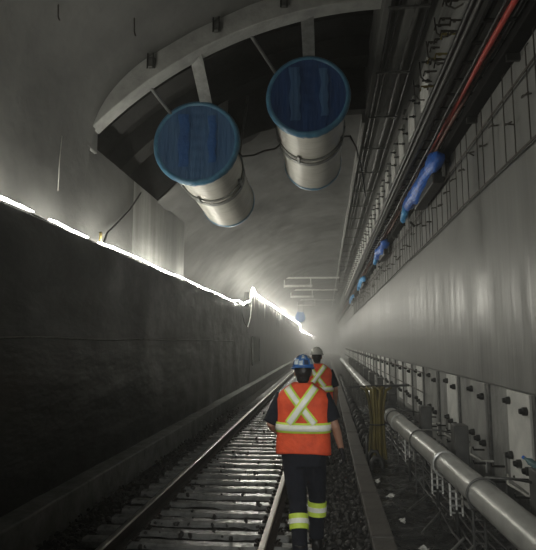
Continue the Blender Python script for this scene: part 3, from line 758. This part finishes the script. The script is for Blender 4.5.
# ------------------------------------------------------------------ people
def ell(c, d, rx, ry, n=20, e=2.0, side=None):
    """ring of an ellipse around c, perpendicular to d; rx along 'side' axis"""
    d = Vector(d).normalized(); sd = Vector(side or (1, 0, 0)); a = (sd - d*sd.dot(d)).normalized(); b = d.cross(a).normalized()
    out = []
    for k in range(n):
        t = 2*PI*k/n; ct, s_ = math.cos(t), math.sin(t)
        out.append(Vector(c) + a*rx*math.copysign(abs(ct)**(2/e), ct) + b*ry*math.copysign(abs(s_)**(2/e), s_))
    return out
def limb(b, pts, rads, n=16, side=(1, 0, 0)):
    pts = [Vector(p) for p in pts]; rings = []
    for i, p in enumerate(pts):
        d = pts[min(i+1, len(pts)-1)] - pts[max(i-1, 0)]
        r = rads[i]; rx, ry = r if isinstance(r, tuple) else (r, r)
        rings.append(ell(p, d, rx, ry, n, side=side))
    b.loft(rings)
def remesh(b, name, m, parent, voxel=.012, smooth_it=3, **pr):
    o = b.build(name, m, **pr)
    md = o.modifiers.new('r', 'REMESH'); md.mode = 'VOXEL'; md.voxel_size = voxel; md.use_smooth_shade = True
    if smooth_it:
        ms = o.modifiers.new('s', 'SMOOTH'); ms.iterations = smooth_it; ms.factor = .6
    dg = bpy.context.evaluated_depsgraph_get(); dg.update()
    me = bpy.data.meshes.new_from_object(o.evaluated_get(dg)); me.name = name
    o.modifiers.clear(); o.data = me
    if not me.materials: me.materials.append(m)
    for p in me.polygons: p.use_smooth = True
    o.parent = parent
    return o
def hand(b, w, e_dir, inward, grow=0.):
    """five-fingered relaxed hand hanging from wrist w along e_dir; inward = palm side direction"""
    w = Vector(w); d = Vector(e_dir).normalized(); inn = Vector(inward).normalized(); f = d.cross(inn).normalized()
    if f.y < 0: f = -f    # f: towards the front (thumb side)
    limb(b, [w - d*.03, w, w + d*.03, w + d*.07, w + d*.095], [(.028+grow, .022+grow), (.03+grow, .021+grow), (.038+grow, .019+grow), (.042+grow, .018+grow), (.038+grow, .015+grow)], 14, side=f)
    for k, (o_, L) in enumerate(((.030, .070), (.010, .080), (-.010, .074), (-.029, .058))):
        s0 = w + d*.085 + f*o_; c1 = d*.9 + inn*.35; c2 = d*.6 + inn*.8; c3 = d*.2 + inn*1.
        p1 = s0 + c1.normalized()*L*.45; p2 = p1 + c2.normalized()*L*.33; p3 = p2 + c3.normalized()*L*.25
        limb(b, [s0 - d*.02, s0, p1, p2, p3], [.0095+grow, .0095+grow, .009+grow, .0082+grow, .006+grow], 8)
    t0 = w + d*.025 + f*.032; t1 = t0 + (d*.6 + f*.6 + inn*.25).normalized()*.038; t2 = t1 + (d*.85 + f*.2 + inn*.35).normalized()*.032
    limb(b, [w + d*.01 + f*.012, t0, t1, t2], [.014+grow, .014+grow, .0105+grow, .008+grow], 8)

# vest profile: z, half width, half depth, y centre
VP = [(.955, .262, .150, .0), (1.05, .257, .150, .0), (1.16, .250, .148, .0), (1.28, .256, .150, .0), (1.38, .262, .152, -.002), (1.45, .258, .146, -.004), (1.50, .236, .130, -.006), (1.545, .190, .112, -.006), (1.58, .135, .095, 0), (1.605, .095, .085, .005)]
def vprof(z):
    for A, B in zip(VP, VP[1:]):
        if z <= B[0] or B is VP[-1]:
            t = max(0, min(1, (z-A[0])/(B[0]-A[0]))); return [A[i] + (B[i]-A[i])*t for i in (1, 2, 3)]
EX = 2.6
def vfold(x, z): return .007*math.sin(x*30 + z*5)*max(0, (1.3-z)/.35) + .004*noise(x*9, z*9)
def back(x, z, off=0.):
    a, b_, c = vprof(z); t = min(.999, abs(x/a)); return Vector((x, c - b_*(1 - t**EX)**(1/EX) + vfold(x, z)*.6 - off, z))

def person(root, navy_long=True, pose=None, hat='hatblue', hat_stick=True):
    p = pose
    sh = {s: Vector((s*.20, 0, 1.455)) for s in (-1, 1)}
    el, wr = p['elbow'], p['wrist']; hip = {s: Vector((s*.095, 0, .93)) for s in (-1, 1)}; kn, an, toe = p['knee'], p['ankle'], p['toe']
    hd = Vector(p['head'])
    # body
    b = MB()
    b.loft([ell((0, 0, z), (0, 0, 1), w, d_, 24, 2.3) for z, w, d_ in ((.84, .13, .09), (.93, .165, .105), (1.05, .155, .10), (1.2, .165, .105), (1.35, .185, .11), (1.45, .17, .095), (1.51, .10, .07))])
    limb(b, [(0, .0, 1.46), (0, .01, 1.53), hd - Vector((0, .01, .10))], [.07, .058, .058], 18)
    # head: cranium, jaw, nose, lips, ears
    b.sphere(hd + Vector((0, -.01, .02)), .1, 24, (.78, .98, 1.08))
    b.sphere(hd + Vector((0, .03, -.055)), .1, 20, (.60, .62, .62))
    b.sphere(hd + Vector((0, .065, -.10)), .03, 12, (1, .8, .7))
    limb(b, [hd + Vector((0, .082, .02)), hd + Vector((0, .100, -.01)), hd + Vector((0, .108, -.032)), hd + Vector((0, .088, -.042))], [.009, .012, .015, .010], 10)
    b.sphere(hd + Vector((0, .083, -.068)), .02, 12, (1.1, .5, .35)); b.sphere(hd + Vector((0, .081, -.078)), .02, 12, (1.0, .5, .35))
    for s in (-1, 1): b.sphere(hd + Vector((s*.080, -.005, -.01)), .03, 12, (.35, .6, 1.05))
    for s in (-1, 1):
        limb(b, [(s*.12, 0, 1.44), sh[s], sh[s].lerp(el[s], .5), el[s], el[s].lerp(wr[s], .3), wr[s]], [.055, .058, .048, .040, .040, .027], 16)
        hand(b, wr[s], wr[s] - el[s], (-s, 0, 0))
        limb(b, [hip[s] + Vector((0, 0, .02)), hip[s].lerp(kn[s], .5), kn[s], kn[s].lerp(an[s], .35), an[s]], [.09, .075, .055, .052, .036], 16)
        limb(b, [an[s] + Vector((0, 0, .01)), an[s].lerp(toe[s], .5) + Vector((0, 0, -.015)), toe[s]], [.036, .035, .028], 12)
    body = remesh(b, 'body', M['skin'], root, .0075, 2)
    for s in (-1, 1):
        MB().sphere(hd + Vector((s*.031, .079, .012)), .0125, 12).build('eye', M['eye'], root, smooth=True)
    # hair at the nape and sides
    b = MB(); b.sphere(hd + Vector((0, -.022, .015)), .1, 22, (.82, .92, 1.05)); b.sphere(hd + Vector((0, -.045, -.055)), .1, 18, (.66, .52, .55))
    remesh(b, 'hair', M['hair'], root, .01, 2)
    # shirt with sleeves
    b = MB()
    b.loft([ell((0, vprof(z)[2], z), (0, 0, 1), vprof(z)[0]-.022, vprof(z)[1]-.020, 28, 2.5) for z in (.97, 1.1, 1.28, 1.42, 1.50, 1.545)] + [ell((0, .005, 1.585), (0, 0, 1), .07, .068, 28), ell((0, .008, 1.60), (0, 0, 1), .064, .064, 28)])
    for s in (-1, 1):
        e2 = sh[s].lerp(el[s], p['sleeve'][s])
        limb(b, [(s*.10, 0, 1.45), sh[s], sh[s].lerp(e2, .5), e2], [(.075), (.086), (.082), (.078)], 18)
    remesh(b, 'shirt', M['navy'], root, .012, 3)
    # trousers
    b = MB()
    b.loft([ell((0, 0, z), (0, 0, 1), w, d_, 24, 2.4) for z, w, d_ in ((.84, .185, .125), (.92, .205, .14), (1.03, .20, .135), (1.1, .19, .13))])
    for s in (-1, 1):
        a0 = an[s] + Vector((0, 0, .03))
        limb(b, [hip[s] + Vector((0, 0, .02)), hip[s].lerp(kn[s], .5), kn[s], kn[s].lerp(a0, .4), kn[s].lerp(a0, .8), a0], [.118, .105, .084, .078, .070, .074], 18)
    tr = remesh(b, 'trousers', M['navy'], root, .012, 3)
    # boots
    for s in (-1, 1):
        b = MB(); A = an[s]; T = toe[s]; dv = (T-A); fl = Vector((dv.x, dv.y, dv.z*.3)).normalized()
        limb(b, [A + Vector((0, 0, .10)), A + Vector((0, 0, .02)), A + Vector((0, 0, -.03))], [.058, .052, .05], 16)
        limb(b, [A - fl*.055 + Vector((0, 0, -.045)), A + Vector((0, 0, -.035)), A.lerp(T, .55) + Vector((0, 0, -.02)), T + fl*.02], [.042, .05, .05, .036], 16)
        bo = remesh(b, 'boot', M['boot'], root, .009, 2)
    # reflective leg bands
    for s in (-1, 1):
        a0 = an[s] + Vector((0, 0, .03)); d = (a0 - kn[s]).normalized()
        c = kn[s].lerp(a0, p['band'][s])
        MB().loft([ell(c + d*t, d, r_, r_, 28) for t, r_ in ((-.065, .080), (-.063, .091), (.063, .088), (.065, .078))], cap=False).build('leg_band', M['lime'], tr, smooth=A38)
        MB().loft([ell(c + d*t, d, r_, r_, 28) for t, r_ in ((-.022, .080), (-.021, .094), (.021, .092), (.022, .078))], cap=False).build('leg_tape', M['silver'], tr, smooth=A38)
    # vest
    rings = []
    nz = 26
    for i in range(nz+1):
        z = VP[0][0] + (VP[-1][0]-VP[0][0])*i/nz; a, bb, c = vprof(z); ring = []
        for k in range(56):
            t = 2*PI*k/56; ct, s_ = math.cos(t), math.sin(t)
            x = a*math.copysign(abs(ct)**(2/EX), ct); y = c + bb*math.copysign(abs(s_)**(2/EX), s_)
            ring.append(Vector((x, y + vfold(x, z)*(.6), z - (.012*math.cos(2*t) if i == 0 else 0))))
        rings.append(ring)
    ve = MB().loft(rings, cap=False).build('safety_vest', M['orange'], root, smooth=True)
    so = ve.modifiers.new('so', 'SOLIDIFY'); so.thickness = .006
    # diagonal tapes
    def diag(xa, za, xb, zb, w, off, mm, nm):
        d = Vector((xb-xa, zb-za)).normalized(); nrm = Vector((-d.y, d.x)); rows = []
        for i in range(31):
            t = i/30; cx, cz = xa + (xb-xa)*t, za + (zb-za)*t
            rows.append([back(cx + nrm.x*w*q, min(1.6, cz + nrm.y*w*q), off) for q in (-.5, -.25, 0, .25, .5)])
        o = MB().loft(rows, cap=False, closed=False).build(nm, M[mm], ve, smooth=True)
        s2 = o.modifiers.new('so', 'SOLIDIFY'); s2.thickness = .003; s2.offset = 0
        return o
    diag(-.145, 1.565, .115, 1.235, .084, .008, 'lime', 'diagonal_border'); diag(-.145, 1.565, .115, 1.235, .048, .012, 'silver', 'diagonal_tape')
    diag(.125, 1.575, -.125, 1.235, .084, .016, 'lime', 'diagonal_border'); diag(.125, 1.575, -.125, 1.235, .050, .020, 'silver', 'diagonal_tape')
    # tapes over the shoulders down the chest
    for s in (-1, 1):
        rows = []
        for i in range(16):
            z = 1.56 - i/15*.36; a, bb, c = vprof(z)
            row = []
            for q in (-.036, 0, .036):
                x = s*.13 + q; t_ = min(.999, abs(x/a)); row.append(Vector((x, c + bb*(1-t_**EX)**(1/EX) + .012, z)))
            rows.append(row)
        MB().loft(rows, cap=False, closed=False).build('chest_tape', M['lime'], ve, smooth=True)
    # waist band
    def band(z0, z1, off, mm, nm):
        rows = []
        for z in (z0, (z0+z1)/2, z1):
            a, bb, c = vprof(z); ring = []
            for k in range(72):
                t = 2*PI*k/72; ct, s_ = math.cos(t), math.sin(t)
                x = a*math.copysign(abs(ct)**(2/EX), ct); y = c + bb*math.copysign(abs(s_)**(2/EX), s_)
                n_ = Vector((ct, s_, 0)); ring.append(Vector((x, y + vfold(x, z)*.6, z)) + n_*off)
            rows.append(ring)
        o = MB().loft(rows, cap=False).build(nm, M[mm], ve, smooth=True); s2 = o.modifiers.new('so', 'SOLIDIFY'); s2.thickness = .003; s2.offset = 0
    band(1.150, 1.245, .012, 'lime', 'waist_border'); band(1.170, 1.226, .017, 'silver', 'waist_tape')
    # helmet
    hc = hd + Vector((0, -.005, .045)); he = empty('helmet'); he.parent = root; he.location = hc; he.rotation_euler = (p.get('tilt', 0), 0, p.get('turn', 0)); he.scale = (.88, .90, 1.0)
    def dome(t, phi, s=1.):
        # t polar 0..1 from top to rim ; phi around (0 = +y front)
        r = math.sin(t*PI/2)**.9; z = math.cos(t*PI/2)
        return Vector((math.sin(phi)*.118*r*s, math.cos(phi)*.140*r*s, z*.125*s + (.006 if abs(math.sin(phi)) < .18 and t < .85 else 0)))
    rings = [[dome(max(.001, i/14), 2*PI*k/48) for k in range(48)] for i in range(15)]
    MB().loft(rings, cap=False).build('helmet_shell', M[hat], he, smooth=True).modifiers.new('so', 'SOLIDIFY').thickness = .004
    rings = []
    for e, z in ((.0, .002), (.012, -.002), (.018, -.006)):
        rings.append([Vector((math.sin(f)*(.118+e), math.cos(f)*(.140+e + .035*max(0, math.cos(f))**2*(e/.018)), z - .012*max(0, math.cos(f))**2*(e/.018))) for f in [2*PI*k/48 for k in range(48)]])
    MB().loft(rings, cap=False).build('brim', M[hat], he, smooth=True).modifiers.new('so', 'SOLIDIFY').thickness = .005
    MB().lathe([(.001, -.02), (.022, -.018), (.024, -.004), (.018, 0)], (0, -.098, -.032), (0, 1, 0), 16).build('ratchet_knob', M['boot'], he, smooth=A38)
    b = MB(); b.loft([[Vector((math.sin(f)*.098, math.cos(f)*.104, z)) for f in [2*PI*k/32 for k in range(32)]] for z in (-.045, -.02)], cap=False); b.build('headband', M['boot'], he, smooth=True)
    if hat_stick:
        for (t0, t1, f0, f1, mm) in ((.34, .60, 165, 192, 'sticker'), (.40, .53, 172, 186, 'hatwhite'), (.62, .86, 110, 140, 'sticker'), (.60, .88, 208, 236, 'sticker'), (.30, .52, 215, 250, 'sticker_dark'), (.66, .9, 150, 176, 'sticker_dark'), (.30, .55, 105, 145, 'hatwhite'), (.70, .92, 182, 204, 'sticker'), (.64, .86, 80, 102, 'hatwhite'), (.62, .9, 242, 268, 'sticker_dark')):
            rows = [[dome(t0 + (t1-t0)*i/5, math.radians(f0 + (f1-f0)*j/6), 1.012) for j in range(7)] for i in range(6)]
            MB().loft(rows, cap=False, closed=False).build('sticker', M[mm], he, smooth=True)
    return body

r1 = empty('person', (-.225, 5.25, .01), label='person in blue helmet and orange vest with lime cross tapes, walking away, nearest', cat='person')
V3 = Vector
person(r1, pose=dict(
    elbow={-1: V3((-.315, -.02, 1.205)), 1: V3((.305, -.03, 1.20))}, wrist={-1: V3((-.265, .20, 1.10)), 1: V3((.355, .03, .985))},
    knee={-1: V3((-.055, -.02, .50)), 1: V3((.115, .17, .52))}, ankle={-1: V3((-.02, -.20, .10)), 1: V3((.105, .16, .105))}, toe={-1: V3((-.03, -.05, .045)), 1: V3((.125, .32, .045))},
    head=(.0, .035, 1.70), sleeve={-1: .95, 1: .80}, band={-1: .40, 1: .30}, tilt=-.10, turn=.1))
# black glove on the right hand
b = MB(); hand(b, (.355, .03, .985), (.05, .06, -.215), (-1, 0, 0), grow=.004)
remesh(b, 'glove', M['glove'], r1, .006, 1)
r2 = empty('person', (-.15, 9.4, 0), label='person in pale helmet and orange vest walking ahead, partly hidden by the other', cat='person')
person(r2, pose=dict(
    elbow={-1: V3((-.29, -.03, 1.19)), 1: V3((.30, -.03, 1.19))}, wrist={-1: V3((-.28, .14, 1.03)), 1: V3((.30, .12, .98))},
    knee={-1: V3((-.09, .12, .52)), 1: V3((.09, -.02, .50))}, ankle={-1: V3((-.09, .15, .105)), 1: V3((.09, -.18, .10))}, toe={-1: V3((-.10, .31, .045)), 1: V3((.10, -.03, .045))},
    head=(-.01, .02, 1.72), sleeve={-1: .95, 1: .9}, band={-1: .35, 1: .35}, tilt=-.05), hat='hatwhite', hat_stick=False)
for k, r_ in ((r1, 1.0), (r2, 1.015)): k.scale = (r_,)*3
r1.rotation_euler = (0, 0, -.04)

# ------------------------------------------------------------------ haze
hz = MB().box(-4.9, 3.1, -3.9, LEN-.1, -.1, 7.9).build('tunnel_haze', M['glow'], label='thin grey dust haze filling the tunnel air', cat='haze', kind='stuff')
hm = bpy.data.materials.new('haze'); hm.use_nodes = True; nt = hm.node_tree; nt.nodes.clear()
out = nt.nodes.new('ShaderNodeOutputMaterial'); vs = nt.nodes.new('ShaderNodeVolumeScatter')
tc = nt.nodes.new('ShaderNodeTexCoord'); sx = nt.nodes.new('ShaderNodeSeparateXYZ'); mr = nt.nodes.new('ShaderNodeMapRange')
mr.interpolation_type = 'SMOOTHSTEP'
mr.inputs[1].default_value = 8; mr.inputs[2].default_value = 75; mr.inputs[3].default_value = .0035; mr.inputs[4].default_value = .03
nt.links.new(tc.outputs['Object'], sx.inputs[0]); nt.links.new(sx.outputs['Y'], mr.inputs[0]); nt.links.new(mr.outputs[0], vs.inputs['Density']); vs.inputs['Anisotropy'].default_value = .35; vs.inputs['Color'].default_value = (.99, 1, .97, 1)
nt.links.new(vs.outputs[0], out.inputs['Volume'])
hz.data.materials.clear(); hz.data.materials.append(hm)

# ------------------------------------------------------------------ lights
def light(kind, name, loc, energy, color=(1, .95, .82), rot=None, **kw):
    d = bpy.data.lights.new(name, kind); d.energy = energy; d.color = color
    for k, v_ in kw.items(): setattr(d, k, v_)
    o = bpy.data.objects.new(name, d); COL.objects.link(o); o.location = loc
    if rot: o.rotation_euler = rot
    return o
hl = light('SPOT', 'headlamp', (.28, -.35, 2.12), 430, (1, 1, .96), spot_size=math.radians(46), spot_blend=1., shadow_soft_size=.04)
hl.rotation_euler = (Vector((-.15, 6, 1.05)) - Vector(hl.location)).to_track_quat('-Z', 'Y').to_euler()

w = bpy.data.worlds.new('world'); S.world = w; w.use_nodes = True
w.node_tree.nodes['Background'].inputs[0].default_value = (0, 0, 0, 1)

# ------------------------------------------------------------------ camera
f = 536.; pit = math.atan(67/f); yaw = math.atan(58/f*math.cos(pit))
cd = bpy.data.cameras.new('camera'); cam = bpy.data.objects.new('camera', cd); COL.objects.link(cam)
cd.sensor_fit = 'HORIZONTAL'; cd.sensor_width = 36; cd.lens = 36.
cam.location = (0, 0, 2.0); cam.rotation_euler = (PI/2 + pit, 0, yaw)
cd.clip_end = 400; cd.clip_start = .05
S.camera = cam
S.view_settings.view_transform = 'Standard'; S.view_settings.look = 'None'; S.view_settings.gamma = 1
S.view_settings.use_curve_mapping = False
S.view_settings.exposure = 0.0
c = S.cycles
c.use_denoising = True
try: c.denoiser = 'OPENIMAGEDENOISE'
except Exception: pass
c.use_light_tree = True; c.max_bounces = 7; c.diffuse_bounces = 4; c.volume_bounces = 1
c.sample_clamp_indirect = 4.
